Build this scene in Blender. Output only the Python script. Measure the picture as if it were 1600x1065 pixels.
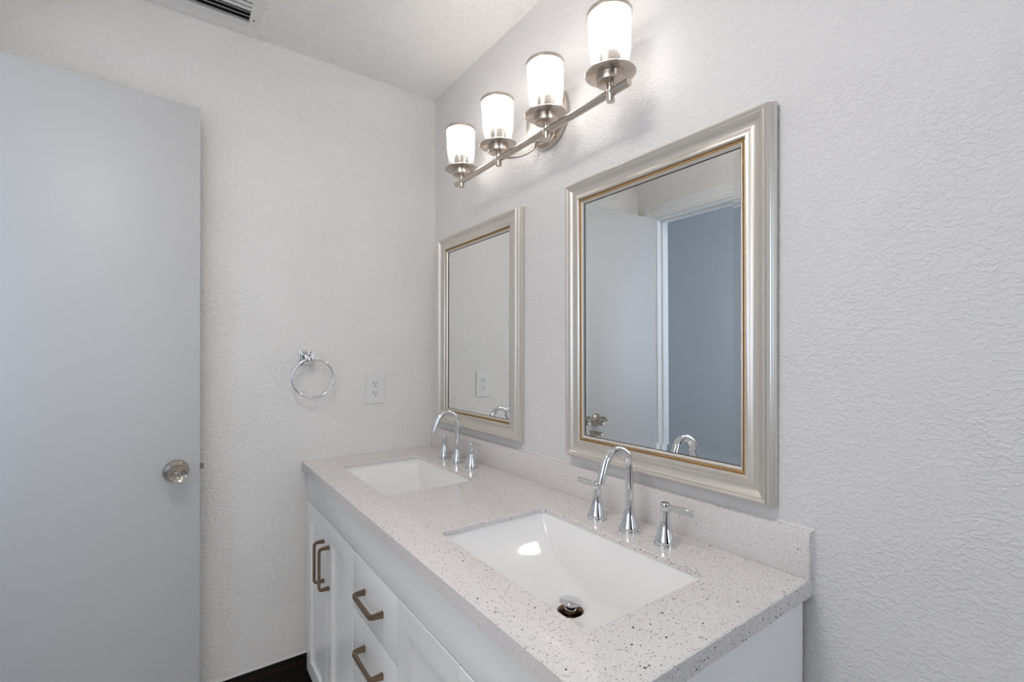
import bpy, bmesh, math, random
from mathutils import Vector, Matrix

random.seed(7)
for o in list(bpy.data.objects):
    bpy.data.objects.remove(o, do_unlink=True)
SC = bpy.context.scene
COL = SC.collection
PI = math.pi
B = 0.13            # height of the skirting line that the survey took as zero

# ---------------------------------------------------------------- camera
cam_d = bpy.data.cameras.new('camera')
cam = bpy.data.objects.new('camera', cam_d)
COL.objects.link(cam)
YAW, ROLL, F_PX = 0.62435, 0.00203, 736.3
fw = Vector((math.sin(YAW), math.cos(YAW), 0))
rt = Vector((math.cos(YAW), -math.sin(YAW), 0))
up = Vector((0, 0, 1))
rt, up = rt * math.cos(ROLL) + up * math.sin(ROLL), up * math.cos(ROLL) - rt * math.sin(ROLL)
m = Matrix((rt, up, -fw)).transposed().to_4x4()
m.translation = Vector((-0.9597, -1.9263, 1.1390 + B))
cam.matrix_world = m
cam_d.sensor_fit = 'HORIZONTAL'
cam_d.sensor_width = 36.0
cam_d.lens = 36.0 * F_PX / 1600.0
cam_d.shift_y = 20.25 / 1600.0
cam_d.clip_start = 0.02
SC.camera = cam

# ---------------------------------------------------------------- exposure, sky, daylight
SC.view_settings.view_transform = 'Standard'
SC.view_settings.look = 'None'
SC.view_settings.exposure = 1.02
SC.view_settings.gamma = 1.0
SC.view_settings.use_curve_mapping = False
SC.cycles.max_bounces = 14
SC.cycles.diffuse_bounces = 7
SC.cycles.glossy_bounces = 8
SC.cycles.transparent_max_bounces = 16
SC.cycles.sample_clamp_indirect = 6.0

world = bpy.data.worlds.new('sky')
SC.world = world
world.use_nodes = True
wn = world.node_tree
wn.nodes['Background'].inputs[0].default_value = (0.55, 0.72, 1.0, 1)
wn.nodes['Background'].inputs[1].default_value = 0.9

def area(name, loc, target, sx, sy, power, col):
    d = bpy.data.lights.new(name, 'AREA')
    d.shape = 'RECTANGLE'; d.size = sx; d.size_y = sy
    d.energy = power; d.color = col
    o = bpy.data.objects.new(name, d); COL.objects.link(o)
    o.location = loc
    o.rotation_euler = (Vector(target) - Vector(loc)).to_track_quat('-Z', 'Y').to_euler()
    return o

CEIL_Z = 2.2788 + B
LEFT_X = -1.43
FRONT_Y = -3.05
# daylight behind the camera's window and behind the hall window
area('window_daylight', (-0.36, FRONT_Y - 0.13, 1.55), (-0.40, 0, 1.35), 0.44, 1.0, 3.4, (0.66, 0.83, 1.0))
area('side_fill_light', (LEFT_X - 0.14, -1.55, 1.45), (-0.3, -0.5, 0.9), 0.80, 1.0, 1.6, (1.0, 0.975, 0.945))  # added fill for the cabinet fronts and low areas
area('hall_daylight', (-2.10, -1.19, 1.5), (-2.45, 0.2, 1.5), 0.6, 1.2, 3.6, (0.74, 0.86, 1.0))
LAMP_EMIT = 0.66     # the lit vanity shades
BOUNCE_GLOW = 12.0  # glow of the added ceiling dome standing in for bounced flash

# ---------------------------------------------------------------- materials
def new_mat(name):
    mt = bpy.data.materials.new(name); mt.use_nodes = True
    nt = mt.node_tree
    return mt, nt, nt.nodes['Principled BSDF']

def plain(name, col, rough=0.5, metal=0.0, coat=0.0, spec=0.5, noise=0.0, scale=80.0):
    mt, nt, p = new_mat(name)
    p.inputs['Base Color'].default_value = (*col, 1)
    p.inputs['Roughness'].default_value = rough
    p.inputs['Metallic'].default_value = metal
    p.inputs['Coat Weight'].default_value = coat
    p.inputs['Specular IOR Level'].default_value = spec
    if noise:
        g = nt.nodes.new('ShaderNodeNewGeometry')
        n = nt.nodes.new('ShaderNodeTexNoise'); n.inputs['Scale'].default_value = scale
        n.inputs['Detail'].default_value = 3
        b = nt.nodes.new('ShaderNodeBump'); b.inputs['Strength'].default_value = noise
        b.inputs['Distance'].default_value = 0.001
        nt.links.new(g.outputs['Position'], n.inputs['Vector'])
        nt.links.new(n.outputs['Fac'], b.inputs['Height'])
        nt.links.new(b.outputs['Normal'], p.inputs['Normal'])
    return mt

def plaster(name, col, stretch=(1, 1, 1), strength=0.6, scale=70.0, dist=0.0022):
    """orange-peel / knock-down wall texture"""
    mt, nt, p = new_mat(name)
    L = nt.links
    p.inputs['Base Color'].default_value = (*col, 1)
    p.inputs['Roughness'].default_value = 0.55
    p.inputs['Specular IOR Level'].default_value = 0.3
    g = nt.nodes.new('ShaderNodeNewGeometry')
    mp = nt.nodes.new('ShaderNodeMapping'); mp.inputs['Scale'].default_value = stretch
    L.new(g.outputs['Position'], mp.inputs['Vector'])
    n1 = nt.nodes.new('ShaderNodeTexNoise'); n1.inputs['Scale'].default_value = scale
    n1.inputs['Detail'].default_value = 2.5; n1.inputs['Distortion'].default_value = 0.9
    n2 = nt.nodes.new('ShaderNodeTexNoise'); n2.inputs['Scale'].default_value = scale * 2.3
    n2.inputs['Detail'].default_value = 2; n2.inputs['Distortion'].default_value = 0.4
    n3 = nt.nodes.new('ShaderNodeTexNoise'); n3.inputs['Scale'].default_value = 5.0
    for n in (n1, n2, n3): L.new(mp.outputs['Vector'], n.inputs['Vector'])
    r1 = nt.nodes.new('ShaderNodeMapRange'); r1.interpolation_type = 'SMOOTHSTEP'
    r1.inputs['From Min'].default_value = 0.42; r1.inputs['From Max'].default_value = 0.62
    L.new(n1.outputs['Fac'], r1.inputs['Value'])
    a = nt.nodes.new('ShaderNodeMath'); a.operation = 'MULTIPLY_ADD'
    L.new(n2.outputs['Fac'], a.inputs[0]); a.inputs[1].default_value = 0.55
    L.new(r1.outputs['Result'], a.inputs[2])
    # calmer and rougher patches
    r3 = nt.nodes.new('ShaderNodeMapRange')
    r3.inputs['From Min'].default_value = 0.3; r3.inputs['From Max'].default_value = 0.7
    r3.inputs['To Min'].default_value = 0.5; r3.inputs['To Max'].default_value = 1.0
    L.new(n3.outputs['Fac'], r3.inputs['Value'])
    mul = nt.nodes.new('ShaderNodeMath'); mul.operation = 'MULTIPLY'
    L.new(a.outputs[0], mul.inputs[0]); L.new(r3.outputs['Result'], mul.inputs[1])
    b = nt.nodes.new('ShaderNodeBump'); b.inputs['Strength'].default_value = strength
    b.inputs['Distance'].default_value = dist
    L.new(mul.outputs[0], b.inputs['Height'])
    L.new(b.outputs['Normal'], p.inputs['Normal'])
    return mt

def quartz():
    mt, nt, p = new_mat('speckled_quartz')
    L = nt.links
    p.inputs['Roughness'].default_value = 0.16
    p.inputs['Specular IOR Level'].default_value = 0.5
    g = nt.nodes.new('ShaderNodeNewGeometry')
    def specks(scale, radius, prob, off):
        mp = nt.nodes.new('ShaderNodeMapping'); mp.inputs['Location'].default_value = (off, off * 1.7, off * 0.6)
        L.new(g.outputs['Position'], mp.inputs['Vector'])
        w = nt.nodes.new('ShaderNodeTexNoise'); w.inputs['Scale'].default_value = scale * 1.6
        L.new(mp.outputs['Vector'], w.inputs['Vector'])
        mx = nt.nodes.new('ShaderNodeVectorMath'); mx.operation = 'MULTIPLY_ADD'
        L.new(w.outputs['Color'], mx.inputs[0]); mx.inputs[1].default_value = (0.5 / scale,) * 3
        L.new(mp.outputs['Vector'], mx.inputs[2])
        v = nt.nodes.new('ShaderNodeTexVoronoi'); v.inputs['Scale'].default_value = scale
        L.new(mx.outputs['Vector'], v.inputs['Vector'])
        s = nt.nodes.new('ShaderNodeSeparateColor'); L.new(v.outputs['Color'], s.inputs['Color'])
        pr = nt.nodes.new('ShaderNodeMath'); pr.operation = 'LESS_THAN'
        L.new(s.outputs['Red'], pr.inputs[0]); pr.inputs[1].default_value = prob
        rad = nt.nodes.new('ShaderNodeMath'); rad.operation = 'MULTIPLY_ADD'
        L.new(s.outputs['Green'], rad.inputs[0]); rad.inputs[1].default_value = radius
        rad.inputs[2].default_value = radius * 0.5
        dl = nt.nodes.new('ShaderNodeMath'); dl.operation = 'LESS_THAN'
        L.new(v.outputs['Distance'], dl.inputs[0]); L.new(rad.outputs[0], dl.inputs[1])
        an = nt.nodes.new('ShaderNodeMath'); an.operation = 'MULTIPLY'
        L.new(pr.outputs[0], an.inputs[0]); L.new(dl.outputs[0], an.inputs[1])
        return an.outputs[0], s.outputs['Blue']
    def mix(fac, a, b):
        n = nt.nodes.new('ShaderNodeMix'); n.data_type = 'RGBA'
        L.new(fac, n.inputs['Factor'])
        if isinstance(a, tuple): n.inputs['A'].default_value = (*a, 1)
        else: L.new(a, n.inputs['A'])
        if isinstance(b, tuple): n.inputs['B'].default_value = (*b, 1)
        else: L.new(b, n.inputs['B'])
        return n.outputs['Result']
    nz = nt.nodes.new('ShaderNodeTexNoise'); nz.inputs['Scale'].default_value = 260; nz.inputs['Detail'].default_value = 3
    L.new(g.outputs['Position'], nz.inputs['Vector'])
    c = mix(nz.outputs['Fac'], (0.68, 0.635, 0.615), (0.80, 0.755, 0.735))
    f, r = specks(420, 0.30, 0.38, 3.1); c = mix(f, c, (0.42, 0.365, 0.345))
    f, r = specks(300, 0.16, 0.22, 7.7); c = mix(f, c, (0.80, 0.77, 0.75))
    f, r = specks(230, 0.24, 0.34, 1.3); c = mix(f, c, (0.30, 0.265, 0.25))
    f, r = specks(115, 0.155, 0.30, 5.9); c = mix(f, c, (0.045, 0.037, 0.037))
    L.new(c, p.inputs['Base Color'])
    return mt

def brushed(name, col, rough=0.3, axis='Z'):
    mt, nt, p = new_mat(name)
    L = nt.links
    p.inputs['Base Color'].default_value = (*col, 1)
    p.inputs['Metallic'].default_value = 1.0
    tc = nt.nodes.new('ShaderNodeTexCoord')
    mp = nt.nodes.new('ShaderNodeMapping')
    mp.inputs['Scale'].default_value = {'Z': (900, 900, 12), 'Y': (900, 12, 900), 'X': (12, 900, 900)}[axis]
    L.new(tc.outputs['Object'], mp.inputs['Vector'])
    n = nt.nodes.new('ShaderNodeTexNoise'); n.inputs['Scale'].default_value = 1.0
    L.new(mp.outputs['Vector'], n.inputs['Vector'])
    r = nt.nodes.new('ShaderNodeMapRange')
    r.inputs['To Min'].default_value = rough - 0.06; r.inputs['To Max'].default_value = rough + 0.08
    L.new(n.outputs['Fac'], r.inputs['Value'])
    L.new(r.outputs['Result'], p.inputs['Roughness'])
    return mt

def wood(name):
    mt, nt, p = new_mat(name)
    L = nt.links
    g = nt.nodes.new('ShaderNodeNewGeometry')
    mp = nt.nodes.new('ShaderNodeMapping'); mp.inputs['Scale'].default_value = (3, 40, 40)
    L.new(g.outputs['Position'], mp.inputs['Vector'])
    n = nt.nodes.new('ShaderNodeTexNoise'); n.inputs['Scale'].default_value = 1.6; n.inputs['Detail'].default_value = 5
    L.new(mp.outputs['Vector'], n.inputs['Vector'])
    cr = nt.nodes.new('ShaderNodeValToRGB')
    cr.color_ramp.elements[0].position = 0.35; cr.color_ramp.elements[0].color = (0.004, 0.0025, 0.002, 1)
    cr.color_ramp.elements[1].position = 0.8; cr.color_ramp.elements[1].color = (0.022, 0.010, 0.009, 1)
    L.new(n.outputs['Fac'], cr.inputs['Fac']); L.new(cr.outputs['Color'], p.inputs['Base Color'])
    p.inputs['Roughness'].default_value = 0.55
    p.inputs['Specular IOR Level'].default_value = 0.2
    return mt

def frosted():
    """lit glass shade: frosted white above, clear towards the foot (object Z runs along the shade)"""
    mt = bpy.data.materials.new('lit_frosted_glass'); mt.use_nodes = True
    nt = mt.node_tree; L = nt.links
    nt.nodes.remove(nt.nodes['Principled BSDF'])
    out = nt.nodes['Material Output']
    tc = nt.nodes.new('ShaderNodeTexCoord')
    sx = nt.nodes.new('ShaderNodeSeparateXYZ'); L.new(tc.outputs['Object'], sx.inputs['Vector'])
    rg = nt.nodes.new('ShaderNodeMapRange'); rg.interpolation_type = 'SMOOTHSTEP'
    rg.inputs['From Min'].default_value = 0.040; rg.inputs['From Max'].default_value = 0.086
    rg.inputs['To Min'].default_value = 0.02
    L.new(sx.outputs['Z'], rg.inputs['Value'])
    em = nt.nodes.new('ShaderNodeEmission'); em.inputs['Color'].default_value = (1.0, 0.975, 0.95, 1)
    em.inputs['Strength'].default_value = LAMP_EMIT
    df = nt.nodes.new('ShaderNodeBsdfDiffuse'); df.inputs['Color'].default_value = (0.9, 0.9, 0.9, 1)
    ad = nt.nodes.new('ShaderNodeAddShader'); L.new(em.outputs[0], ad.inputs[0]); L.new(df.outputs[0], ad.inputs[1])
    tr = nt.nodes.new('ShaderNodeBsdfTransparent'); tr.inputs['Color'].default_value = (0.97, 0.97, 0.97, 1)
    gl = nt.nodes.new('ShaderNodeBsdfGlossy'); gl.inputs['Roughness'].default_value = 0.05
    cl = nt.nodes.new('ShaderNodeMixShader'); cl.inputs[0].default_value = 0.08; L.new(tr.outputs[0], cl.inputs[1]); L.new(gl.outputs[0], cl.inputs[2])
    mx = nt.nodes.new('ShaderNodeMixShader'); L.new(rg.outputs['Result'], mx.inputs[0]); L.new(cl.outputs[0], mx.inputs[1]); L.new(ad.outputs[0], mx.inputs[2])
    L.new(mx.outputs[0], out.inputs['Surface'])
    return mt

def glow(name, col, strength):
    mt, nt, p = new_mat(name)
    p.inputs['Base Color'].default_value = (*col, 1)
    p.inputs['Emission Color'].default_value = (*col, 1)
    p.inputs['Emission Strength'].default_value = strength
    return mt

def pane_mat():
    mt = bpy.data.materials.new('clear_pane'); mt.use_nodes = True
    nt = mt.node_tree; L = nt.links
    nt.nodes.remove(nt.nodes['Principled BSDF'])
    tr = nt.nodes.new('ShaderNodeBsdfTransparent'); gl = nt.nodes.new('ShaderNodeBsdfGlossy')
    gl.inputs['Roughness'].default_value = 0.02
    mx = nt.nodes.new('ShaderNodeMixShader'); mx.inputs[0].default_value = 0.06
    L.new(tr.outputs[0], mx.inputs[1]); L.new(gl.outputs[0], mx.inputs[2])
    L.new(mx.outputs[0], nt.nodes['Material Output'].inputs['Surface'])
    return mt

M = {}
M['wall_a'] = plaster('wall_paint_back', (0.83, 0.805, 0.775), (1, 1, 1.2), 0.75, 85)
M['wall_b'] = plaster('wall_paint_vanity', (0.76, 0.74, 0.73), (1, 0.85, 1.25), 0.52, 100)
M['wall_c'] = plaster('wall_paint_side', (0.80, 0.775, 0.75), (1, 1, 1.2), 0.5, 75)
M['ceil'] = plaster('ceiling_paint', (0.90, 0.88, 0.855), (1, 1, 1), 0.9, 70)
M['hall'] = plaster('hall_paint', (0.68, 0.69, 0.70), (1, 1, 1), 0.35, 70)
M['floor'] = plain('pale_bounce_floor', (0.78, 0.76, 0.73), 0.4, noise=0.1, scale=30)  # unseen floor, made pale so its bounce brightens the lower areas
M['skirt'] = wood('espresso_wood_skirting')
M['trim'] = plain('white_trim_paint', (0.80, 0.80, 0.80), 0.35)
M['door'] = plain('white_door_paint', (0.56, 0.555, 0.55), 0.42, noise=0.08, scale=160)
M['cab'] = plain('white_cabinet_lacquer', (0.90, 0.89, 0.88), 0.28)
M['gapdark'] = plain('cabinet_interior', (0.30, 0.30, 0.31), 0.7)
M['quartz'] = quartz()
M['ceramic'] = plain('white_ceramic', (0.87, 0.85, 0.83), 0.08, coat=0.6)
M['chrome'] = plain('polished_chrome', (0.74, 0.75, 0.765), 0.05, 1.0)
M['drainmetal'] = plain('drain_brown_reflection', (0.20, 0.13, 0.08), 0.30, 1.0)  # chrome drain bore, its brown reflection put into the metal colour
M['nickel'] = brushed('brushed_nickel', (0.63, 0.56, 0.50), 0.27, 'Y')
M['nickelz'] = brushed('turned_nickel', (0.63, 0.56, 0.50), 0.24, 'Z')
M['socket'] = brushed('socket_nickel', (0.24, 0.215, 0.19), 0.36, 'Z')
M['knob'] = brushed('satin_nickel_knob', (0.48, 0.42, 0.36), 0.20, 'Z')
M['knobdark'] = plain('keyway_dark', (0.03, 0.025, 0.02), 0.4, 0.6)
M['pull'] = brushed('antique_pewter', (0.27, 0.20, 0.14), 0.30, 'Y')
M['champ'] = plain('champagne_silver_leaf', (0.71, 0.665, 0.605), 0.32, 0.7)
M['gold'] = plain('antique_gold_leaf', (0.50, 0.30, 0.12), 0.38, 0.8)
M['mirror'] = plain('mirror_silver', (0.90, 0.915, 0.91), 0.0, 1.0)
M['black'] = plain('dark_edge', (0.012, 0.012, 0.014), 0.6)
M['backer'] = plain('brown_backing_board', (0.16, 0.10, 0.075), 0.8)
M['plastic'] = plain('white_plastic', (0.78, 0.765, 0.745), 0.30)
M['slot'] = plain('socket_slot_dark', (0.02, 0.02, 0.02), 0.6)
M['vent'] = plain('white_enamelled_steel', (0.78, 0.77, 0.75), 0.4)
M['duct'] = plain('duct_dark', (0.010, 0.010, 0.010), 0.9)
M['caulk'] = plain('white_caulk', (0.76, 0.745, 0.73), 0.5)
M['shade'] = frosted()
M['bulb'] = glow('lit_bulb', (1.0, 0.96, 0.91), 5.2)
M['bounceglow'] = glow('flash_bounce_glow', (1.0, 0.97, 0.935), BOUNCE_GLOW)
M['pane'] = pane_mat()

# ---------------------------------------------------------------- mesh helpers
def link(name, bm, mat, parent=None, smooth=None, mats=None):
    me = bpy.data.meshes.new(name)
    bmesh.ops.recalc_face_normals(bm, faces=bm.faces[:])
    bm.to_mesh(me); bm.free()
    for x in (mats or [mat]): me.materials.append(x)
    if smooth is not None:
        for p in me.polygons: p.use_smooth = True
        me.set_sharp_from_angle(angle=math.radians(smooth))
    o = bpy.data.objects.new(name, me); COL.objects.link(o)
    if parent is not None: o.parent = parent
    return o

def thing(name, label, cat, loc=(0, 0, 0), group=None):
    o = bpy.data.objects.new(name, None); COL.objects.link(o)
    o.empty_display_size = 0.05
    o.location = loc
    o['label'] = label; o['category'] = cat
    if group: o['group'] = group
    return o

def struct(o):
    o['kind'] = 'structure'
    return o

def box(bm, x0, x1, y0, y1, z0, z1, bev=0.0, seg=2, mi=0):
    x0, x1 = sorted((x0, x1)); y0, y1 = sorted((y0, y1)); z0, z1 = sorted((z0, z1))
    r = bmesh.ops.create_cube(bm, size=1.0)
    vs = r['verts']
    for v in vs:
        v.co = Vector(((x0 + x1) / 2 + v.co.x * (x1 - x0), (y0 + y1) / 2 + v.co.y * (y1 - y0), (z0 + z1) / 2 + v.co.z * (z1 - z0)))
    fs = set(f for v in vs for f in v.link_faces)
    for f in fs: f.material_index = mi
    if bev > 0:
        es = list(set(e for v in vs for e in v.link_edges))
        bmesh.ops.bevel(bm, geom=es, offset=bev, segments=seg, profile=0.5, affect='EDGES')

def lathe(bm, prof, n=40, mat=Matrix(), mi=0, caps=True):
    """prof: (radius, z) list, turned about local Z then moved by mat"""
    rings = []
    for r, z in prof:
        if r < 1e-6:
            rings.append([bm.verts.new(mat @ Vector((0, 0, z)))])
        else:
            rings.append([bm.verts.new(mat @ Vector((r * math.cos(2 * PI * i / n), r * math.sin(2 * PI * i / n), z))) for i in range(n)])
    for a, b in zip(rings, rings[1:]):
        for i in range(n):
            j = (i + 1) % n
            if len(a) == 1 and len(b) == 1: continue
            if len(a) == 1: f = bm.faces.new((a[0], b[i], b[j]))
            elif len(b) == 1: f = bm.faces.new((a[i], a[j], b[0]))
            else: f = bm.faces.new((a[i], a[j], b[j], b[i]))
            f.material_index = mi
    if caps:
        for r in (rings[0], rings[-1]):
            if len(r) > 1: bm.faces.new(r).material_index = mi

def sweep(bm, pts, section, up=Vector((0, 0, 1)), scale=None, closed=False, mi=0):
    """sweep a 2-D section (list of (a, b)) along points; a along side axis, b along binormal"""
    pts = [Vector(p) for p in pts]
    n = len(pts); rings = []
    T = []
    for i in range(n):
        if closed: t = pts[(i + 1) % n] - pts[i - 1]
        else: t = pts[min(i + 1, n - 1)] - pts[max(i - 1, 0)]
        T.append(t.normalized())
    u = up - T[0] * up.dot(T[0])
    if u.length < 1e-4: u = Vector((1, 0, 0)) - T[0] * T[0].x
    u.normalize()
    for i in range(n):
        u = u - T[i] * u.dot(T[i]); u.normalize()
        v = T[i].cross(u)
        s = scale[i] if scale else 1.0
        rings.append([bm.verts.new(pts[i] + u * a * s + v * b * s) for a, b in section])
    k = len(section)
    for i in range(n if closed else n - 1):
        a, b = rings[i], rings[(i + 1) % n]
        for j in range(k):
            bm.faces.new((a[j], a[(j + 1) % k], b[(j + 1) % k], b[j])).material_index = mi
    if not closed:
        bm.faces.new(rings[0]).material_index = mi; bm.faces.new(rings[-1]).material_index = mi

def circ(r, n=20):
    return [(r * math.cos(2 * PI * i / n), r * math.sin(2 * PI * i / n)) for i in range(n)]

def rrect(w, h, r, n=3):
    out = []
    for cx, cy, a0 in ((w / 2 - r, h / 2 - r, 0), (-w / 2 + r, h / 2 - r, 90), (-w / 2 + r, -h / 2 + r, 180), (w / 2 - r, -h / 2 + r, 270)):
        for i in range(n + 1):
            a = math.radians(a0 + 90 * i / n)
            out.append((cx + r * math.cos(a), cy + r * math.sin(a)))
    return out

def rot_to(axis):
    return Vector((0, 0, 1)).rotation_difference(Vector(axis)).to_matrix().to_4x4()

def at(loc, axis=(0, 0, 1)):
    return Matrix.Translation(Vector(loc)) @ rot_to(axis)

# ---------------------------------------------------------------- the room
def slab(name, mat, *boxes, parent=None):
    bm = bmesh.new()
    for b in boxes: box(bm, *b)
    return struct(link(name, bm, mat, parent))

T = 0.10
SW0, SW1, SWZ0, SWZ1 = -1.15, -1.95, 0.95, 1.95      # added unseen window in the left wall, lets in fill light
DO_Y0, DO_Y1, DO_Z = -0.125, -0.735, 1.945 + B       # doorway in the left wall
slab('floor', M['floor'], (-2.75, 0.15, FRONT_Y - T, 0.9, -0.08, 0))
slab('ceiling', M['ceil'], (-2.75, 0.15, FRONT_Y - T, 0.9, CEIL_Z, CEIL_Z + 0.08))
slab('wall_right', M['wall_b'], (0, T, FRONT_Y - T, T, 0, CEIL_Z))
slab('wall_back', M['wall_a'], (LEFT_X - T, 0, 0, T, 0, CEIL_Z))
slab('wall_left', M['wall_c'], (LEFT_X - T, LEFT_X, DO_Y0, 0, 0, CEIL_Z), (LEFT_X - T, LEFT_X, DO_Y1, DO_Y0, DO_Z, CEIL_Z),
     (LEFT_X - T, LEFT_X, SW0, DO_Y1, 0, CEIL_Z), (LEFT_X - T, LEFT_X, FRONT_Y, SW1, 0, CEIL_Z),
     (LEFT_X - T, LEFT_X, SW1, SW0, 0, SWZ0), (LEFT_X - T, LEFT_X, SW1, SW0, SWZ1, CEIL_Z))
WX0, WX1, WZ0, WZ1 = -0.58, -0.14, 1.05, 2.05
slab('wall_front', M['wall_c'], (LEFT_X - T, WX0, FRONT_Y - T, FRONT_Y, 0, CEIL_Z), (WX1, 0, FRONT_Y - T, FRONT_Y, 0, CEIL_Z),
     (WX0, WX1, FRONT_Y - T, FRONT_Y, 0, WZ0), (WX0, WX1, FRONT_Y - T, FRONT_Y, WZ1, CEIL_Z))
# hall beyond the doorway
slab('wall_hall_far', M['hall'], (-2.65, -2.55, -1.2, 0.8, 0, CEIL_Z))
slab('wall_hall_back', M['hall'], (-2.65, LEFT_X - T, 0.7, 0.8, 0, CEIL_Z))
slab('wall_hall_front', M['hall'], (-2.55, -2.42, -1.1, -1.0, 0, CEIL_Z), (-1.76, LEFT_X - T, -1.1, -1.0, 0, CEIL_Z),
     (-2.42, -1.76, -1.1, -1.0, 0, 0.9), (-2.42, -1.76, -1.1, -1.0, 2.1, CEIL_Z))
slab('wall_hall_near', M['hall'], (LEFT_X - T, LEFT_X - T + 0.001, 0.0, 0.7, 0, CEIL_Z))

# skirting boards
def skirting(name, x0, x1, y0, y1):
    bm = bmesh.new(); box(bm, x0, x1, y0, y1, 0, B, 0.002, 1)
    struct(link(name, bm, M['skirt']))
    return
skirting('baseboard_back', LEFT_X, -0.001, -0.012, 0)
skirting('baseboard_left', LEFT_X, LEFT_X + 0.012, FRONT_Y, DO_Y1 - 0.065)
skirting('baseboard_right', -0.012, 0, FRONT_Y, -1.56)
skirting('baseboard_front', -0.719, -0.012, FRONT_Y, FRONT_Y + 0.012)
bm = bmesh.new(); box(bm, LEFT_X, -0.53, -0.013, 0, B, B + 0.0045, 0.001, 1)
struct(link('trim_1', bm, M['caulk']))

# window behind the camera
bm = bmesh.new()
for a in ((WX0, WX0 + 0.05, WZ0, WZ1), (WX1 - 0.05, WX1, WZ0, WZ1), (WX0 + 0.05, WX1 - 0.05, WZ0, WZ0 + 0.05), (WX0 + 0.05, WX1 - 0.05, WZ1 - 0.05, WZ1),
          (WX0 + 0.05, WX1 - 0.05, (WZ0 + WZ1) / 2 - 0.02, (WZ0 + WZ1) / 2 + 0.02)):
    box(bm, a[0], a[1], FRONT_Y - 0.07, FRONT_Y - 0.03, a[2], a[3], 0.003, 1)
win = struct(link('window_1', bm, M['trim']))
bm = bmesh.new(); box(bm, WX0 + 0.05, WX1 - 0.05, FRONT_Y - 0.052, FRONT_Y - 0.048, WZ0 + 0.05, WZ1 - 0.05)
link('pane', bm, M['pane'], win)

bm = bmesh.new()
for a in ((SW1, SW1 + 0.05, SWZ0, SWZ1), (SW0 - 0.05, SW0, SWZ0, SWZ1), (SW1 + 0.05, SW0 - 0.05, SWZ0, SWZ0 + 0.05), (SW1 + 0.05, SW0 - 0.05, SWZ1 - 0.05, SWZ1),
          (SW1 + 0.05, SW0 - 0.05, 1.43, 1.47)):
    box(bm, LEFT_X - 0.07, LEFT_X - 0.03, a[0], a[1], a[2], a[3], 0.003, 1)
fill_win = struct(link('added_fill_window', bm, M['trim']))  # added frame for the side fill light, unseen
bm = bmesh.new(); box(bm, LEFT_X - 0.052, LEFT_X - 0.048, SW1 + 0.05, SW0 - 0.05, SWZ0 + 0.05, SWZ1 - 0.05)
link('pane', bm, M['pane'], fill_win)

# unseen dark door added behind the camera for the chrome to reflect
bm = bmesh.new()
box(bm, -1.37, -0.72, FRONT_Y + 0.001, FRONT_Y + 0.030, 0.002, 2.04, 0.002, 1)
for z0, z1 in ((0.20, 0.95), (1.10, 1.90)):
    for x0, x1 in ((-1.27, -1.085), (-1.005, -0.82)):
        box(bm, x0, x1, FRONT_Y + 0.028, FRONT_Y + 0.036, z0, z1, 0.003, 1)
d2 = struct(link('added_dark_door', bm, M['skirt']))
bm = bmesh.new(); lathe(bm, [(0.0, 0.0), (0.028, 0.0), (0.026, 0.006), (0.012, 0.010), (0.012, 0.028), (0.024, 0.036), (0.026, 0.048), (0.018, 0.056), (0.0, 0.058)], 28, at((-0.785, FRONT_Y + 0.030, 0.95), (0, 1, 0)))
link('door_knob', bm, M['knob'], d2, 40)

# doorway: jamb, stop and moulded casing
bm = bmesh.new()
JX0, JX1 = LEFT_X - T - 0.002, LEFT_X + 0.002
box(bm, JX0, JX1, DO_Y0 - 0.018, DO_Y0, 0, DO_Z, 0.001, 1)
box(bm, JX0, JX1, DO_Y1, DO_Y1 + 0.018, 0, DO_Z, 0.001, 1)
box(bm, JX0, JX1, DO_Y1 + 0.018, DO_Y0 - 0.018, DO_Z - 0.018, DO_Z, 0.001, 1)
SX = LEFT_X - 0.038
box(bm, SX - 0.03, SX, DO_Y0 - 0.029, DO_Y0 - 0.018, 0, DO_Z - 0.018, 0.001, 1)
box(bm, SX - 0.03, SX, DO_Y1 + 0.018, DO_Y1 + 0.029, 0, DO_Z - 0.018, 0.001, 1)
box(bm, SX - 0.03, SX, DO_Y1 + 0.029, DO_Y0 - 0.029, DO_Z - 0.029, DO_Z - 0.018, 0.001, 1)
struct(link('trim_2', bm, M['trim']))

CAS = [(0.0, 0.0), (0.0, 0.010), (0.004, 0.012), (0.012, 0.012), (0.016, 0.015), (0.034, 0.016), (0.040, 0.019), (0.050, 0.019), (0.056, 0.022), (0.066, 0.022), (0.070, 0.018), (0.070, 0.0)]
def casing(name, face_x, sgn):
    bm = bmesh.new()
    def ring(y, z, dy, dz):
        return [bm.verts.new((face_x + sgn * h, y + dy * w, z + dz * w)) for w, h in CAS]
    a = ring(DO_Y0 - 0.006, 0, 1, 0); b = ring(DO_Y0 - 0.006, DO_Z - 0.006, 1, 1)
    c = ring(DO_Y1 + 0.006, DO_Z - 0.006, -1, 1); d = ring(DO_Y1 + 0.006, 0, -1, 0)
    for r, s in ((a, b), (b, c), (c, d)):
        for i in range(len(CAS) - 1):
            bm.faces.new((r[i], r[i + 1], s[i + 1], s[i]))
    struct(link(name, bm, M['trim'], smooth=20))
casing('trim_3', LEFT_X, 1)
casing('trim_4', LEFT_X - T, -1)

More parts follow.
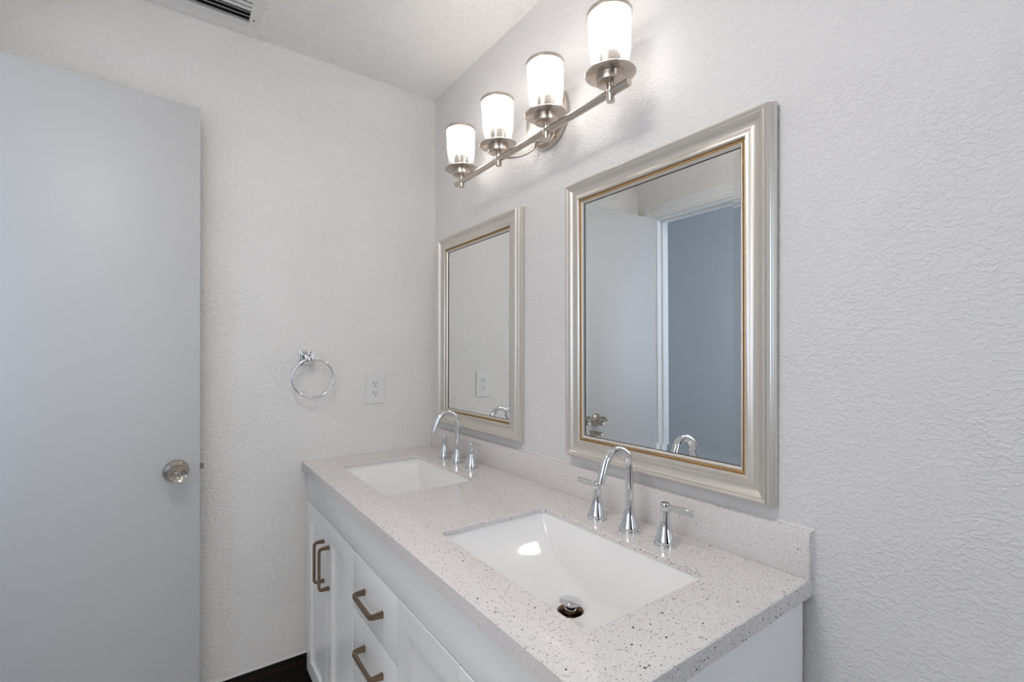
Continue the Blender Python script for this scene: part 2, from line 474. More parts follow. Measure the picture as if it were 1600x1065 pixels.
# ---------------------------------------------------------------- the open door
D_EDGE = Vector((-0.8865, -0.088)); D_HINGE = Vector((-1.415, -0.135))
D_LEN = (D_EDGE - D_HINGE).length
door = bpy.data.objects.new('door_1', None); COL.objects.link(door); door.empty_display_size = 0.1
door.location = (D_HINGE.x, D_HINGE.y, 0)
door.rotation_euler = (0, 0, math.atan2(D_EDGE.y - D_HINGE.y, D_EDGE.x - D_HINGE.x))
struct(door)
D_TOP = 1.9365 + B
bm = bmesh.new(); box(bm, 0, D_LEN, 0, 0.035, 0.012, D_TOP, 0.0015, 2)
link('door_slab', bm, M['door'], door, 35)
KX, KZ = D_LEN - 0.064, 0.767 + B
knob = None
def door_knob(side):
    ax = (0, -1, 0) if side < 0 else (0, 1, 0)
    y = 0 if side < 0 else 0.035
    reach = 1.0 if side < 0 else 0.75
    bm = bmesh.new()
    lathe(bm, [(0.0, 0.0005), (0.0345, 0.0005), (0.0350, 0.003), (0.0335, 0.006), (0.027, 0.010), (0.021, 0.016 * reach), (0.0165, 0.022 * reach), (0.0150, 0.027 * reach)], 48, at((KX, y, KZ), ax))
    k = link('door_knob', bm, M['knob'], door, 35)
    k['label'] = 'satin nickel door knob'
    bm = bmesh.new()
    lathe(bm, [(0.0150, 0.027 * reach), (0.0155, 0.031 * reach), (0.019, 0.036 * reach), (0.0235, 0.040 * reach), (0.0255, 0.045 * reach), (0.0255, 0.060 * reach), (0.0245, 0.0655 * reach), (0.0225, 0.0675 * reach), (0.020, 0.0660 * reach),
               (0.0125, 0.0615 * reach), (0.0085, 0.0605 * reach), (0.0, 0.0605 * reach)], 48, at((KX, y, KZ), ax))
    link('knob_grip', bm, M['knob'], k, 35)
    bm = bmesh.new()
    lathe(bm, [(0.0, 0.0607 * reach), (0.0080, 0.0607 * reach), (0.0080, 0.0635 * reach), (0.0072, 0.0645 * reach), (0.0, 0.0645 * reach)], 28, at((KX, y, KZ), ax))
    link('lock_cylinder', bm, M['chrome'], k, 35)
    bm = bmesh.new()
    yy = y - 0.0647 * reach if side < 0 else y + 0.0647 * reach
    box(bm, KX - 0.0009, KX + 0.0009, yy - 0.0004, yy + 0.0004, KZ - 0.005, KZ + 0.004)
    box(bm, KX - 0.0022, KX + 0.0009, yy - 0.0004, yy + 0.0004, KZ - 0.001, KZ + 0.001)
    link('keyway', bm, M['knobdark'], k)
door_knob(-1); door_knob(1)
bm = bmesh.new()
box(bm, D_LEN, D_LEN + 0.0012, 0.006, 0.029, KZ - 0.027, KZ + 0.030, 0.0004, 1)
lt = link('latch_plate', bm, M['knob'], door)
bm = bmesh.new()
box(bm, D_LEN + 0.0012, D_LEN + 0.0125, 0.0105, 0.0245, KZ - 0.006, KZ + 0.010, 0.001, 1)
link('latch_bolt', bm, M['knob'], lt)

# ---------------------------------------------------------------- vanity cabinet
ZC = 0.7286 + B          # worktop surface
SLAB = 0.0315
L = 1.5475; D = 0.5588
FX = -0.5430             # front faces of doors and drawers
CX = FX + 0.020          # carcass front
CB = ZC - SLAB           # carcass top
van = thing('vanity_cabinet', 'long white double-sink vanity cabinet with shaker doors and bronze pulls', 'cabinet', (-0.28, -L / 2, 0))
VO = Vector((0.28, L / 2, 0))
def vlink(name, bm, mat, parent=van, **k):
    if parent is van:
        bmesh.ops.translate(bm, verts=bm.verts[:], vec=VO)
    else:
        bmesh.ops.translate(bm, verts=bm.verts[:], vec=VO)
    return link(name, bm, mat, parent, **k)
TK = 0.068
bm = bmesh.new()
# carcass of panels: ends, bottom, back, face
box(bm, CX, -0.022, -L + 0.012, -L + 0.030, TK, CB)
box(bm, CX, -0.022, -0.024, -0.006, TK, CB)
box(bm, CX, -0.022, -L + 0.030, -0.024, TK, TK + 0.018)
box(bm, -0.028, -0.022, -L + 0.030, -0.024, TK + 0.018, CB)
box(bm, CX, CX + 0.018, -L + 0.030, -0.024, CB - 0.14, CB)
for y in (-0.578, -0.905):
    box(bm, CX, -0.028, y - 0.009, y + 0.009, TK + 0.018, CB - 0.14)
vlink('carcass', bm, M['cab'])
bm = bmesh.new(); box(bm, CX + 0.05, CX + 0.065, -L + 0.03, -0.006, 0, TK)
box(bm, CX + 0.065, -0.022, -L + 0.012, -L + 0.030, 0, TK); box(bm, CX + 0.065, -0.022, -0.024, -0.006, 0, TK)
vlink('toe_kick', bm, M['cab'])
bm = bmesh.new(); box(bm, FX + 0.006, CX, -0.013, -0.0015, TK, CB, 0.0008, 1)
vlink('filler_strip', bm, M['trim'])
bm = bmesh.new(); box(bm, FX - 0.0005, -0.022, -L + 0.010, -L + 0.012, TK, CB, 0.0003, 1)
box(bm, FX, CX, -L + 0.012, -L + 0.050, TK, CB, 0.0008, 1)
vlink('end_panel', bm, M['cab'])
SEAM = 0.5845 + B
bm = bmesh.new(); box(bm, FX, CX, -L + 0.0515, -0.0155, SEAM + 0.0018, CB - 0.002, 0.001, 2)
vlink('apron_panel', bm, M['cab'], smooth=40)

def shaker(y0, y1, z0, z1, x=FX, th=0.0198, st=0.056, rec=0.0095):
    """one shaker door: y0 > y1 (left to right), front face at x"""
    bm = bmesh.new()
    e = 0.0012
    loops = []
    def lp(y0_, y1_, z0_, z1_, x_):
        loops.append([bm.verts.new((x_, y0_, z0_)), bm.verts.new((x_, y1_, z0_)), bm.verts.new((x_, y1_, z1_)), bm.verts.new((x_, y0_, z1_))])
    lp(y0, y1, z0, z1, x + th)
    lp(y0, y1, z0, z1, x + e)
    lp(y0 - e, y1 + e, z0 + e, z1 - e, x)
    lp(y0 - st, y1 + st, z0 + st, z1 - st, x)
    lp(y0 - st - 0.0025, y1 + st + 0.0025, z0 + st + 0.0025, z1 - st - 0.0025, x + rec)
    for a, b in zip(loops, loops[1:]):
        for i in range(4):
            bm.faces.new((a[i], a[(i + 1) % 4], b[(i + 1) % 4], b[i]))
    bm.faces.new(loops[-1]); bm.faces.new(loops[0])
    return bm

def pull(p0, p1, out=0.031):
    """bow handle between two points on the front face, standing out along -X"""
    p0, p1 = Vector(p0), Vector(p1)
    d = (p1 - p0).normalized(); o = Vector((-1, 0, 0))
    r = 0.009
    pts = [p0, p0 + o * (out - r) * 0.5]
    for i in range(7):
        a = PI / 2 * i / 6
        pts.append(p0 + o * (out - r) + o * r * math.sin(a) + d * r * (1 - math.cos(a)))
    ln = (p1 - p0).length
    for k in (0.25, 0.5, 0.75): pts.append(p0 + o * out + d * (r + (ln - 2 * r) * k))
    for i in range(7):
        a = PI / 2 * (1 - i / 6)
        pts.append(p1 + o * (out - r) + o * r * math.sin(a) - d * r * (1 - math.cos(a)))
    pts += [p1 + o * (out - r) * 0.5, p1]
    sc = []
    n = len(pts)
    for i in range(n):
        k = min(i, n - 1 - i)
        sc.append({0: 1.35, 1: 1.18, 2: 1.08}.get(k, 1.0))
    bm = bmesh.new()
    side = d.cross(o)
    sweep(bm, pts, rrect(0.0125, 0.0085, 0.0022, 2), up=side, scale=sc)
    return bm

DB = -0.060 + B          # bottom line of the doors
doors = [(-0.0155, -0.2945, FX), (-0.2975, -0.5765, FX), (-0.9065, -1.1865, FX), (-1.1895, -L + 0.0515, FX - 0.0015)]
hy = [(-0.262, 0), (-0.326, 0), (-1.152, 0), (-1.224, 0)]
for (y0, y1, x), (h, _) in zip(doors, hy):
    dr = vlink('cabinet_door', shaker(y0, y1, DB, SEAM - 0.0020, x, CX - 0.0002 - x), M['cab'], smooth=30)
    vlinkp = pull((x - 0.0002, h, 0.505 + B), (x - 0.0002, h, 0.372 + B))
    vlink('handle', vlinkp, M['pull'], dr, smooth=35)
zs = [(SEAM - 0.0020, 0.4245 + B, 0.5045 + B), (0.4215 + B, 0.262 + B, 0.3545 + B), (0.259 + B, DB, 0.12 + B)]
for zt, zb, hz in zs:
    bm = bmesh.new(); box(bm, FX, CX - 0.0002, -0.9035, -0.5795, zb, zt, 0.001, 2)
    dw = vlink('drawer', bm, M['cab'], smooth=40)
    vlink('handle', pull((FX - 0.0002, -0.680, hz), (FX - 0.0002, -0.812, hz)), M['pull'], dw, smooth=35)

# ---------------------------------------------------------------- worktop with two cut-outs
SINKS = [(-0.1640, -0.6130), (-0.9505, -1.4270)]
SXF, SXB = -0.4595, -0.1530
THIN = 0.0115
def rr_loop(x0, x1, y0, y1, r, n=5):
    x0, x1 = sorted((x0, x1)); y0, y1 = sorted((y0, y1))
    cx, cy = (x0 + x1) / 2, (y0 + y1) / 2
    return [(cx + a, cy + b) for a, b in rrect(x1 - x0, y1 - y0, r, n)]
top = thing('countertop', 'pale grey speckled quartz countertop with two rectangular sink cut-outs on the white vanity', 'countertop', (-0.28, -L / 2, ZC - SLAB))
bm = bmesh.new()
def ring(pts, z): return [bm.verts.new((x, y, z)) for x, y in pts]
def band(a, b):
    n = len(a)
    for i in range(n): bm.faces.new((a[i], a[(i + 1) % n], b[(i + 1) % n], b[i]))
E_ = 0.0022; 
outer = rr_loop(-D, -0.0005, -L, -0.0005, 0.003, 3)
outer_in = rr_loop(-D + E_, -0.0005 - E_ * 0.2, -L + E_, -0.0005 - E_ * 0.2, 0.003, 3)
o0 = ring(rr_loop(-D + 0.034, -0.0005, -L + 0.026, -0.026, 0.003, 3), ZC - THIN)
o00 = ring(rr_loop(-D + 0.034, -0.0005, -L + 0.026, -0.026, 0.003, 3), ZC - SLAB)
o1 = ring(outer, ZC - SLAB); o2 = ring(outer, ZC - E_); o3 = ring(outer_in, ZC)
band(o0, o00); band(o00, o1); band(o1, o2); band(o2, o3)
tops, bots = [o3], [o0]
for y0, y1 in SINKS:
    hole = rr_loop(SXF, SXB, y0, y1, 0.018, 6)
    hole_o = rr_loop(SXF - 0.0012, SXB + 0.0012, y0 + 0.0012, y1 - 0.0012, 0.019, 6)
    h1 = ring(hole, ZC - THIN); h2 = ring(hole, ZC - 0.0012); h3 = ring(hole_o, ZC)
    band(h1, h2); band(h2, h3)
    tops.append(h3); bots.append(h1)
def fill(loops):
    es = []
    for lp in loops:
        for i in range(len(lp)):
            e = bm.edges.get((lp[i], lp[(i + 1) % len(lp)]))
            es.append(e)
    bmesh.ops.triangle_fill(bm, use_beauty=True, edges=es)
fill(tops); fill(bots)
bmesh.ops.translate(bm, verts=bm.verts[:], vec=(0.28, L / 2, -(ZC - SLAB)))
link('worktop', bm, M['quartz'], top, 40)
TO = Vector((0.28, L / 2, -(ZC - SLAB)))
SPH = 0.0865
bm = bmesh.new(); box(bm, -0.0198, -0.0004, -L, -0.0008, ZC, ZC + SPH, 0.0014, 2)
bmesh.ops.translate(bm, verts=bm.verts[:], vec=TO)
link('backsplash', bm, M['quartz'], top, 40)
bm = bmesh.new()
sweep(bm, [(-0.0002, -L, ZC + SPH), (-0.0002, -0.001, ZC + SPH)], [(0.0, 0.0), (0.0022, 0.0), (0.0016, -0.0014), (0.0, -0.0026)], up=Vector((0, 0, 1)))
sweep(bm, [(-0.0002, -L, ZC + SPH), (-0.0002, -L, ZC - SLAB)], [(0.0, 0.0), (0.0018, 0.0), (0.0, 0.0020)], up=Vector((0, -1, 0)))
bmesh.ops.translate(bm, verts=bm.verts[:], vec=TO)
link('caulk_bead', bm, M['caulk'], top)

# ---------------------------------------------------------------- undermount sinks
def smin(a, b, k):
    h = max(0.0, min(1.0, 0.5 + 0.5 * (b - a) / k))
    return b + (a - b) * h - k * h * (1 - h)
DEPTH = 0.1185
def make_sink(y0, y1, label):
    cy = (y0 + y1) / 2; hx = (SXB - SXF) / 2 + 0.002; hyy = abs(y0 - y1) / 2 + 0.002
    cx = (SXB + SXF) / 2
    zt = ZC - THIN - 0.0003
    t = thing('sink', label, 'sink', (cx, cy, zt - DEPTH), 'undermount sinks in the vanity top')
    bm = bmesh.new()
    nu, nv = 64, 48
    DR, dx0 = 0.0270, 0.032
    def depth(u, v):
        f = max(0.0, 1 - abs(u) ** 2.1) ** 0.78 * DEPTH
        front = (1 + v) * hx * 2.6; back = (1 - v) * hx * 3.4
        d = smin(f + 0.004, front + 0.004, 0.020)
        d = smin(d, back + 0.004, 0.020)
        return max(d, 0.0)
    grid = []
    def spc(t_):   # denser at the rims
        s = -1 + 2 * t_
        return math.copysign(1 - (1 - abs(s)) ** 1.35, s)
    for i in range(nu + 1):
        u = spc(i / nu); row = []
        for j in range(nv + 1):
            v = spc(j / nv)
            X, Y = v * hx, u * hyy
            # round the plan corners
            r = 0.020
            ax, ay = abs(X) - (hx - r), abs(Y) - (hyy - r)
            if ax > 0 and ay > 0:
                q = math.hypot(ax, ay); mxx = max(ax, ay)
                s = mxx / q if q > 1e-9 else 1
                X = math.copysign(hx - r + ax * s, X); Y = math.copysign(hyy - r + ay * s, Y)
            z = DEPTH - depth(Y / hyy, X / hx)
            if i in (0, nu) or j in (0, nv): z = DEPTH
            row.append(bm.verts.new((X, Y, z)))
        grid.append(row)
    for i in range(nu):
        for j in range(nv):
            bm.faces.new((grid[i][j], grid[i + 1][j], grid[i + 1][j + 1], grid[i][j + 1]))
    # drain opening
    dc = Vector((dx0, 0))
    kill = [f for f in bm.faces if (f.calc_center_median().xy - dc).length < DR]
    bmesh.ops.delete(bm, geom=kill, context='FACES')
    bed = min(v.co.z for v in bm.verts if v.link_faces)
    for e in [e for e in bm.edges if e.is_boundary]:
        for v in e.verts:
            q = v.co.xy - dc
            if q.length < DR * 1.6:
                q.normalize(); v.co.x, v.co.y = dc.x + q.x * DR, dc.y + q.y * DR
    bmesh.ops.delete(bm, geom=[v for v in bm.verts if not v.link_faces], context='VERTS')
    # outer flange glued under the slab
    fl_in = [v for v in bm.verts if abs(v.co.z - DEPTH) < 1e-7]
    zb = bed
    fl = rr_loop(-hx - 0.020, hx + 0.020, -hyy - 0.020, hyy + 0.020, 0.03, 5)
    bowl = link('basin', bm, M['ceramic'], t, 60)
    bm = bmesh.new()
    inn = rr_loop(-hx, hx, -hyy, hyy, 0.020, 5)
    ra = [bm.verts.new((x, y, DEPTH)) for x, y in inn]; rb = [bm.verts.new((x, y, DEPTH)) for x, y in fl]
    rc = [bm.verts.new((x, y, DEPTH - 0.012)) for x, y in fl]; rd = [bm.verts.new((x * 0.93, y * 0.93, -0.012)) for x, y in fl]
    for a, b in ((ra, rb), (rb, rc), (rc, rd)):
        for i in range(len(a)): bm.faces.new((a[i], a[(i + 1) % len(a)], b[(i + 1) % len(a)], b[i]))
    link('outer_shell', bm, M['ceramic'], t, 40)
    # drain with lifted pop-up stopper
    bm = bmesh.new()
    lathe(bm, [(0.0280, zb + 0.0012), (0.0275, zb + 0.0020), (0.0262, zb + 0.0012), (0.0225, zb - 0.006), (0.019, zb - 0.020), (0.019, zb - 0.030), (0.0, zb - 0.030)], 40, at((dx0, 0, 0)), caps=False)
    dn = link('drain', bm, M['drainmetal'], t, 40)
    bm = bmesh.new()
    tilt = Matrix.Translation(Vector((dx0, 0, 0))) @ Matrix.Rotation(math.radians(4), 4, 'Y')
    lathe(bm, [(0.0, zb - 0.029), (0.0095, zb - 0.028), (0.0100, zb - 0.002), (0.0122, zb - 0.001), (0.0122, zb + 0.006), (0.0110, zb + 0.007), (0.0118, zb + 0.011), (0.0150, zb + 0.0150), (0.0235, zb + 0.0185), (0.0250, zb + 0.0200), (0.0247, zb + 0.0215), (0.020, zb + 0.0230), (0.0, zb + 0.0240)], 40, tilt)
    s = link('stopper', bm, M['chrome'], dn, 35)
    return t
make_sink(*SINKS[0], 'white rectangular sink at the far end by the towel ring wall')
make_sink(*SINKS[1], 'white rectangular sink nearest the viewer with its chrome drain stopper in view')

# ---------------------------------------------------------------- faucets
FLARE = [(0.0245, 0.0), (0.0248, 0.003), (0.0240, 0.0065), (0.0225, 0.0075), (0.0225, 0.0090), (0.0215, 0.0125), (0.0190, 0.020), (0.0160, 0.029), (0.0135, 0.038), (0.0117, 0.047), (0.0105, 0.056), (0.0100, 0.065)]
def make_faucet(y_spout, ys, x, label):
    t = thing('faucet', label, 'faucet', (x, y_spout, ZC + 0.0002), 'widespread chrome faucets')
    bm = bmesh.new()
    lathe(bm, FLARE + [(0.0096, 0.075)], 40)
    R, zc_, tip = 0.0425, 0.1495, 0.044
    pts = [(0, 0, 0.060 + 0.0895 * k / 5) for k in range(6)]
    for i in range(1, 25):
        a = math.radians(160 * i / 24)
        pts.append((-R + R * math.cos(a), 0, zc_ + R * math.sin(a)))
    a = math.radians(160)
    px, pz = pts[-1][0], pts[-1][2]
    for k in (0.3, 0.6, 0.9, 1.0):
        pts.append((px - math.sin(a) * tip * k, 0, pz + math.cos(a) * tip * k))
    sweep(bm, pts, circ(0.0096, 24), up=Vector((0, 1, 0)))
    link('spout', bm, M['chrome'], t, 40)
    for y, s in zip(ys, (1, -1)):
        bm = bmesh.new()
        y -= y_spout
        lathe(bm, FLARE + [(0.0097, 0.0745), (0.0094, 0.0748), (0.0094, 0.0756), (0.0097, 0.0760), (0.0098, 0.0895), (0.0092, 0.0905), (0.0, 0.0905)], 40, at((0, y, 0)))
        h = link('handle', bm, M['chrome'], t, 40)
        bm = bmesh.new()
        box(bm, -0.0026, 0.0026, y + s * 0.0085, y + s * 0.0680, 0.0755, 0.0890, 0.0006, 1)
        link('lever', bm, M['chrome'], h, 40)
    return t
make_faucet(-0.3620, (-0.2600, -0.4660), -0.0870, 'chrome widespread faucet at the far sink in front of the smaller-looking mirror')
make_faucet(-1.1970, (-1.0940, -1.2950), -0.0965, 'chrome widespread faucet at the near sink below the large mirror')

# ---------------------------------------------------------------- mirrors
FRAME = [(0.0, 0.0), (0.0, 0.0085), (0.0022, 0.0095), (0.0022, 0.0130), (0.0035, 0.0150), (0.0035, 0.0190), (0.0052, 0.0210), (0.0055, 0.0260),
         (0.0070, 0.0300), (0.0095, 0.0318), (0.0120, 0.0312), (0.0140, 0.0290), (0.0155, 0.0282), (0.0168, 0.0290), (0.0182, 0.0285), (0.0195, 0.0265),
         (0.0230, 0.0232), (0.0270, 0.0205), (0.0320, 0.0188), (0.0370, 0.0187), (0.0410, 0.0198), (0.0450, 0.0217), (0.0485, 0.0232), (0.0515, 0.0236), (0.0535, 0.0225), (0.0545, 0.0195), (0.0548, 0.0165)]
LIP = [(0.0605, 0.0140), (0.0612, 0.0172), (0.0628, 0.0178), (0.0645, 0.0165), (0.0665, 0.0135), (0.0675, 0.0122), (0.0675, 0.0095), (0.0605, 0.0095)]
def make_mirror(yl, yr, z0, z1, label, lean=0.0, yaw=0.0):
    """yl is the left (far) edge, yr the right edge; local axes: X out of the wall is -X in the room"""
    W, H = abs(yr - yl), z1 - z0
    t = thing('wall_mirror', label, 'mirror', (-0.0012, (yl + yr) / 2, z0), 'framed mirrors over the vanity')
    hw = W / 2
    def mitre(bm, prof, closed=False, mi=0):
        cs = [(hw, 0, -1, 1), (-hw, 0, 1, 1), (-hw, H, 1, -1), (hw, H, -1, -1)]
        rings = [[bm.verts.new((-h, y + dy * w, z + dz * w)) for w, h in prof] for y, z, dy, dz in cs]
        n = len(prof)
        for i in range(4):
            a, b = rings[i], rings[(i + 1) % 4]
            for k in range(n if closed else n - 1):
                bm.faces.new((a[k], a[(k + 1) % n], b[(k + 1) % n], b[k])).material_index = mi
    bm = bmesh.new()
    mitre(bm, FRAME + [(0.0548, 0.0)], True)
    link('frame', bm, M['champ'], t, 19)
    bm = bmesh.new()
    mitre(bm, LIP, True)
    link('inner_lip', bm, M['champ'], t, 28)
    # beaded gold sight edge
    bm = bmesh.new()
    pitch = 0.0042
    w0, wd = 0.0549, 0.0056
    ins = w0 + wd / 2
    def run(p0, p1, inward):
        d = p1 - p0; n = max(8, int(round(d.length / pitch))); steps = n * 4
        prev = None
        for i in range(steps + 1):
            s = i / steps
            k = abs(math.sin(PI * s * n))
            q = p0 + d * s
            row = []
            for (a, h) in ((-0.5, 0.0), (-0.5, 0.30), (-0.30, 0.62), (0.0, 0.72), (0.30, 0.62), (0.5, 0.30), (0.5, 0.0)):
                hh = 0.0140 + 0.0048 * h * (0.72 + 0.28 * k if abs(a) < 0.45 else 1)
                lim = 0.0
                # mitre at the run ends
                off = a * wd
                base = q + inward * off
                e0 = (q - p0).length; e1 = (p1 - q).length
                u_ = d.normalized()
                if e0 < -(-off) and off > 0 and e0 < off: base = p0 + u_ * off + inward * off
                if off > 0 and e1 < off: base = p1 - u_ * off + inward * off
                if off < 0 and i == 0: base = p0 + u_ * off + inward * off
                if off < 0 and i == steps: base = p1 - u_ * off + inward * off
                row.append(bm.verts.new((-hh, base.y, base.z)))
            if prev:
                for a_, b_, c_, d_ in zip(prev, prev[1:], row[1:], row): bm.faces.new((a_, b_, c_, d_))
            prev = row
    c = [Vector((0, hw - ins, ins)), Vector((0, -hw + ins, ins)), Vector((0, -hw + ins, H - ins)), Vector((0, hw - ins, H - ins))]
    inw = [Vector((0, 0, 1)), Vector((0, 1, 0)), Vector((0, 0, -1)), Vector((0, -1, 0))]
    for i in range(4): run(c[i], c[(i + 1) % 4], inw[i])
    link('gold_beading', bm, M['gold'], t, 50)
    # bevelled silvered glass
    bm = bmesh.new()
    g0 = 0.0660; bv = 0.0190; hg = 0.0098
    def rect(w_, h_): return [bm.verts.new((-h_, hw - w_, w_)), bm.verts.new((-h_, -hw + w_, w_)), bm.verts.new((-h_, -hw + w_, H - w_)), bm.verts.new((-h_, hw - w_, H - w_))]
    a = rect(g0, hg); b = rect(g0 + bv, hg - 0.00058)
    for i in range(4): bm.faces.new((a[i], a[(i + 1) % 4], b[(i + 1) % 4], b[i]))
    bm.faces.new(b)
    link('mirror_glass', bm, M['mirror'], t)
    bm = bmesh.new()
    def rim(w_, h_): return [(-h_, hw - w_, w_), (-h_, -hw + w_, w_), (-h_, -hw + w_, H - w_), (-h_, hw - w_, H - w_)]
    ra = [bm.verts.new(p) for p in rim(0.0674, 0.0122)]; rb = [bm.verts.new(p) for p in rim(0.0690, 0.0100)]
    for i in range(4): bm.faces.new((ra[i], ra[(i + 1) % 4], rb[(i + 1) % 4], rb[i]))
    link('black_edge', bm, M['black'], t)
    bm = bmesh.new()
    box(bm, -0.0075, 0.0, -hw + 0.0025, hw - 0.0025, 0.0025, H - 0.0025)
    link('backing_board', bm, M['backer'], t)
    t.rotation_euler = (0, -lean, yaw)
    return t
make_mirror(-0.0805, -0.6665, 0.8427 + B, 1.6335 + B, 'champagne framed mirror over the far sink, nearest the room corner')
make_mirror(-0.8985, -1.4845, 0.8415 + B, 1.6305 + B, 'champagne framed mirror over the near sink, reflecting the door and doorway', lean=0.006, yaw=0.0)

# ---------------------------------------------------------------- vanity light
LX = -0.112
lamp = thing('vanity_light', 'brushed nickel four-light vanity fixture with lit frosted glass shades above the mirrors', 'wall light', (0, -0.795, 1.874 + B))
LO = -Vector((0, -0.795, 1.874 + B))
def llink(name, bm, mat, parent=lamp, **k):
    bmesh.ops.translate(bm, verts=bm.verts[:], vec=LO)
    return link(name, bm, mat, parent, **k)
bm = bmesh.new()
lathe(bm, [(0.0, 0.0008), (0.0905, 0.0008), (0.0920, 0.003), (0.0920, 0.0110), (0.0900, 0.0150), (0.0860, 0.0170), (0.0815, 0.0165), (0.0800, 0.0180), (0.0800, 0.0300), (0.0785, 0.0335), (0.0740, 0.0355), (0.0, 0.0360)], 64, at((0, -0.795, 1.874 + B), (-1, 0, 0)))
llink('backplate', bm, M['nickelz'], smooth=35)
BARZ = 1.7625 + B
bm = bmesh.new()
lathe(bm, [(0.0, -0.395), (0.0085, -0.395), (0.0095, -0.396), (0.0095, -1.206), (0.0085, -1.207), (0.0, -1.207)], 28, at((LX, 0, BARZ), (0, 1, 0)))
llink('crossbar', bm, M['nickel'], smooth=40)
for s in (1, -1):
    bm = bmesh.new()
    y0 = -0.795 + s * 0.085
    pts = []
    for i in range(17):
        a = PI / 2 * i / 16
        pts.append((LX + (-0.020 - LX) * math.sin(a), y0 - s * 0.045 * math.sin(a), BARZ - 0.004 + 0.062 * (1 - math.cos(a))))
    sweep(bm, pts, circ(0.0055, 14), up=Vector((0, 1, 0)))
    llink('arm', bm, M['nickelz'], smooth=40)
LEAN = Matrix.Rotation(math.radians(-1.6), 4, 'Y')
for y in (-0.4365, -0.6745, -0.9125, -1.1505):
    base = Matrix.Translation(Vector((LX, y, BARZ))) @ LEAN
    bm = bmesh.new()
    lathe(bm, [(0.0, -0.0215), (0.0093, -0.0215), (0.0100, -0.0208), (0.0100, 0.0205), (0.0130, 0.0212), (0.0320, 0.0218), (0.0335, 0.0230), (0.0335, 0.0385), (0.0325, 0.0395),
               (0.0330, 0.0402), (0.0565, 0.0415), (0.0600, 0.0425), (0.0605, 0.0440), (0.0590, 0.0455), (0.0, 0.0460)], 48, base)
    holder = llink('lamp_holder', bm, M['nickelz'], smooth=30)
    bm = bmesh.new()
    lathe(bm, [(0.0255, 0.0460), (0.0255, 0.0880), (0.0240, 0.0895), (0.0205, 0.0895), (0.0200, 0.082), (0.0, 0.081)], 40, base)
    llink('socket_cup', bm, M['socket'], holder, smooth=35)
    # shade keeps its own axis so the frosting can fade along it
    bm = bmesh.new()
    z0 = 0.0
    lathe(bm, [(0.0462, 0.0), (0.0520, 0.1400), (0.0500, 0.1400), (0.0442, 0.0)], 56, caps=False)
    sh = link('lamp_shade', bm, M['shade'], lamp, 40)
    sh.matrix_local = Matrix.Translation(LO) @ base @ Matrix.Translation(Vector((0, 0, 0.0462)))
    bm = bmesh.new()
    lathe(bm, [(0.0522, 0.1320), (0.0535, 0.1325), (0.0538, 0.1405), (0.0530, 0.1418), (0.0495, 0.1418), (0.0492, 0.1402), (0.0521, 0.1400)], 56, caps=False)
    rm = link('shade_rim', bm, M['nickelz'], sh, 40)
    bm = bmesh.new()
    lathe(bm, [(0.0, 0.0365), (0.0125, 0.0365), (0.0135, 0.040), (0.0180, 0.048), (0.0260, 0.064), (0.0285, 0.078), (0.0265, 0.092), (0.0190, 0.103), (0.008, 0.108), (0.0, 0.109)], 28)
    bl = link('bulb', bm, M['bulb'], sh, 60)

# ---------------------------------------------------------------- towel ring
RY = -0.046
ring_t = thing('towel_ring', 'chrome towel ring hanging from a square mount on the back wall', 'towel ring', (-0.5435, 0, 1.1215 + B))
RO = -Vector((-0.5435, 0, 1.1215 + B))
bm = bmesh.new()
for w, y0, y1, bv in ((0.0265, -0.0095, -0.0006, 0.003), (0.0215, -0.0135, -0.0095, 0.0025), (0.0165, -0.0165, -0.0135, 0.0012)):
    box(bm, -w, w, y1, y0, -w, w, bv, 2)
wm = link('wall_mount', bm, M['chrome'], ring_t, 35)
bm = bmesh.new()
box(bm, -0.0095, 0.0115, -0.053, -0.0150, -0.0165, 0.0065, 0.003, 2)
link('post', bm, M['chrome'], wm, 35)
bm = bmesh.new()
rc, rr = Vector((0.0150, RY, -0.0755)), 0.0735
sweep(bm, [rc + Vector((rr * math.cos(2 * PI * i / 72), 0, rr * math.sin(2 * PI * i / 72))) for i in range(72)], circ(0.0042, 14), up=Vector((0, 1, 0)), closed=True)
link('ring', bm, M['chrome'], ring_t, 60)

# ---------------------------------------------------------------- duplex outlet
out = thing('wall_outlet', 'white duplex electrical outlet on the back wall beside the towel ring', 'outlet', (-0.2745, 0, 0.9935 + B))
bm = bmesh.new()
pl, plh = 0.0390, 0.0620
loops = [[bm.verts.new((x * a, -h, z * b)) for x, z in ((-1, -1), (1, -1), (1, 1), (-1, 1))] for a, b, h in ((pl, plh, 0.0004), (pl, plh, 0.003), (pl - 0.003, plh - 0.003, 0.0058))]
for a, b in zip(loops, loops[1:]):
    for i in range(4): bm.faces.new((a[i], a[(i + 1) % 4], b[(i + 1) % 4], b[i]))
bm.faces.new(loops[-1]); bm.faces.new(loops[0])
pt = link('cover_plate', bm, M['plastic'], out)
bm = bmesh.new(); lathe(bm, [(0.0, 0.0058), (0.0034, 0.0058), (0.0032, 0.0068), (0.0, 0.0072)], 20, at((0, 0, 0), (0, -1, 0)))
link('screw', bm, M['plastic'], pt, 40)
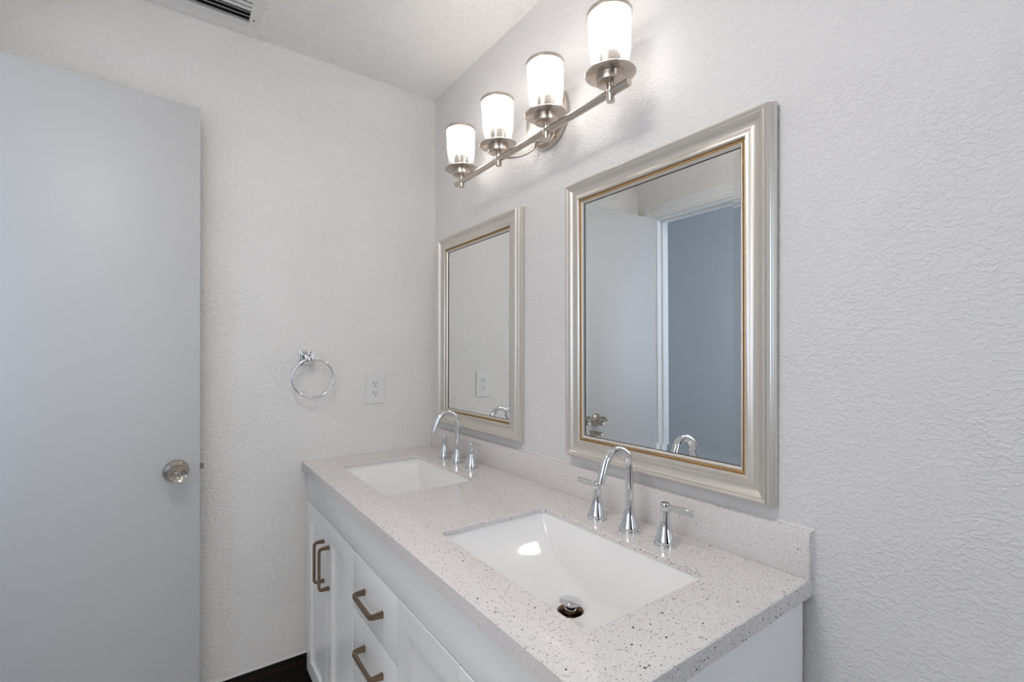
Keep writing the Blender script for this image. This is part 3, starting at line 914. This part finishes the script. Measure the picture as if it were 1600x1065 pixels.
for zz in (0.0195, -0.0195):
    bm = bmesh.new()
    # rounded receptacle with flat top and bottom
    pts = []
    for i in range(48):
        a = 2 * PI * i / 48
        pts.append((0.0172 * math.cos(a), max(-0.0135, min(0.0135, 0.0172 * math.sin(a)))))
    fr = [bm.verts.new((x, -0.0075, z + zz)) for x, z in pts]; bk = [bm.verts.new((x * 1.05, -0.0050, z * 1.05 + zz)) for x, z in pts]
    for i in range(48): bm.faces.new((fr[i], fr[(i + 1) % 48], bk[(i + 1) % 48], bk[i]))
    bm.faces.new(fr); bm.faces.new(bk)
    rcp = link('receptacle', bm, M['plastic'], out)
    bm = bmesh.new()
    box(bm, -0.0077, -0.0052, -0.0079, -0.0072, zz - 0.0005, zz + 0.0085)
    box(bm, 0.0052, 0.0074, -0.0079, -0.0072, zz + 0.0005, zz + 0.0080)
    lathe(bm, [(0.0, 0.0072), (0.0028, 0.0072), (0.0028, 0.0079), (0.0, 0.0079)], 16, at((0, 0, zz - 0.0075), (0, -1, 0)))
    link('slot', bm, M['slot'], rcp)

# ---------------------------------------------------------------- ceiling vent
VX1, VX0, VY1, VY0 = -0.7235, -1.085, -0.058, -0.262
vent = thing('ceiling_vent', 'white louvred air vent on the ceiling near the back wall', 'vent', ((VX0 + VX1) / 2, (VY0 + VY1) / 2, CEIL_Z))
vx, vy = (VX1 - VX0) / 2, (VY1 - VY0) / 2
bm = bmesh.new()
banks = [(vy - 0.028, 0.008), (-0.008, -vy + 0.028)]
ox = vx - 0.026
def plate(x0, x1, y0, y1, z0=-0.0075, z1=-0.0003): box(bm, x0, x1, y0, y1, z0, z1, 0.0008, 1)
plate(-vx, -ox, -vy, vy); plate(ox, vx, -vy, vy)
plate(-ox, ox, vy - 0.028, vy); plate(-ox, ox, -vy, -vy + 0.028); plate(-ox, ox, -0.008, 0.008)
link('vent_frame', bm, M['vent'], vent)
bm = bmesh.new(); box(bm, -ox, ox, -vy + 0.028, vy - 0.028, -0.0012, -0.0004)
link('duct_opening', bm, M['duct'], vent)
for ya, yb in banks:
    n = 3
    for k in range(n):
        yc = ya + (yb - ya) * (k + 0.62) / n
        s = -1 if ya > 0 else 1
        bm = bmesh.new()
        sweep(bm, [(-ox, yc, -0.0065), (ox, yc, -0.0065)], [(0.0040, s * 0.0050), (0.0032, s * 0.0060), (-0.0030, -s * 0.0022), (-0.0024, -s * 0.0034)], up=Vector((0, 0, 1)))
        link('slat', bm, M['vent'], vent)
for sx in (ox + 0.013, -ox - 0.013):
    bm = bmesh.new(); lathe(bm, [(0.0, -0.0076), (0.0032, -0.0076), (0.0030, -0.0086), (0.0, -0.0090)], 14, at((sx, 0.052, 0)))
    link('screw', bm, M['knobdark'], vent)

# ---------------------------------------------------------------- added glowing dome, out of view, standing in for bounced flash
cl = thing('flash_bounce_dome', 'added unseen glowing dome overhead standing in for bounced flash', 'light stand-in', (-1.03, -1.32, CEIL_Z))
bm = bmesh.new(); lathe(bm, [(0.0, -0.0003), (0.175, -0.0003), (0.178, -0.010), (0.175, -0.022), (0.0, -0.022)], 48)
link('base_plate', bm, M['nickelz'], cl, 40)
bm = bmesh.new(); lathe(bm, [(0.170, -0.0222), (0.165, -0.045), (0.145, -0.066), (0.105, -0.080), (0.050, -0.087), (0.0, -0.089)], 48)
link('glow_dome', bm, M['bounceglow'], cl, 60)
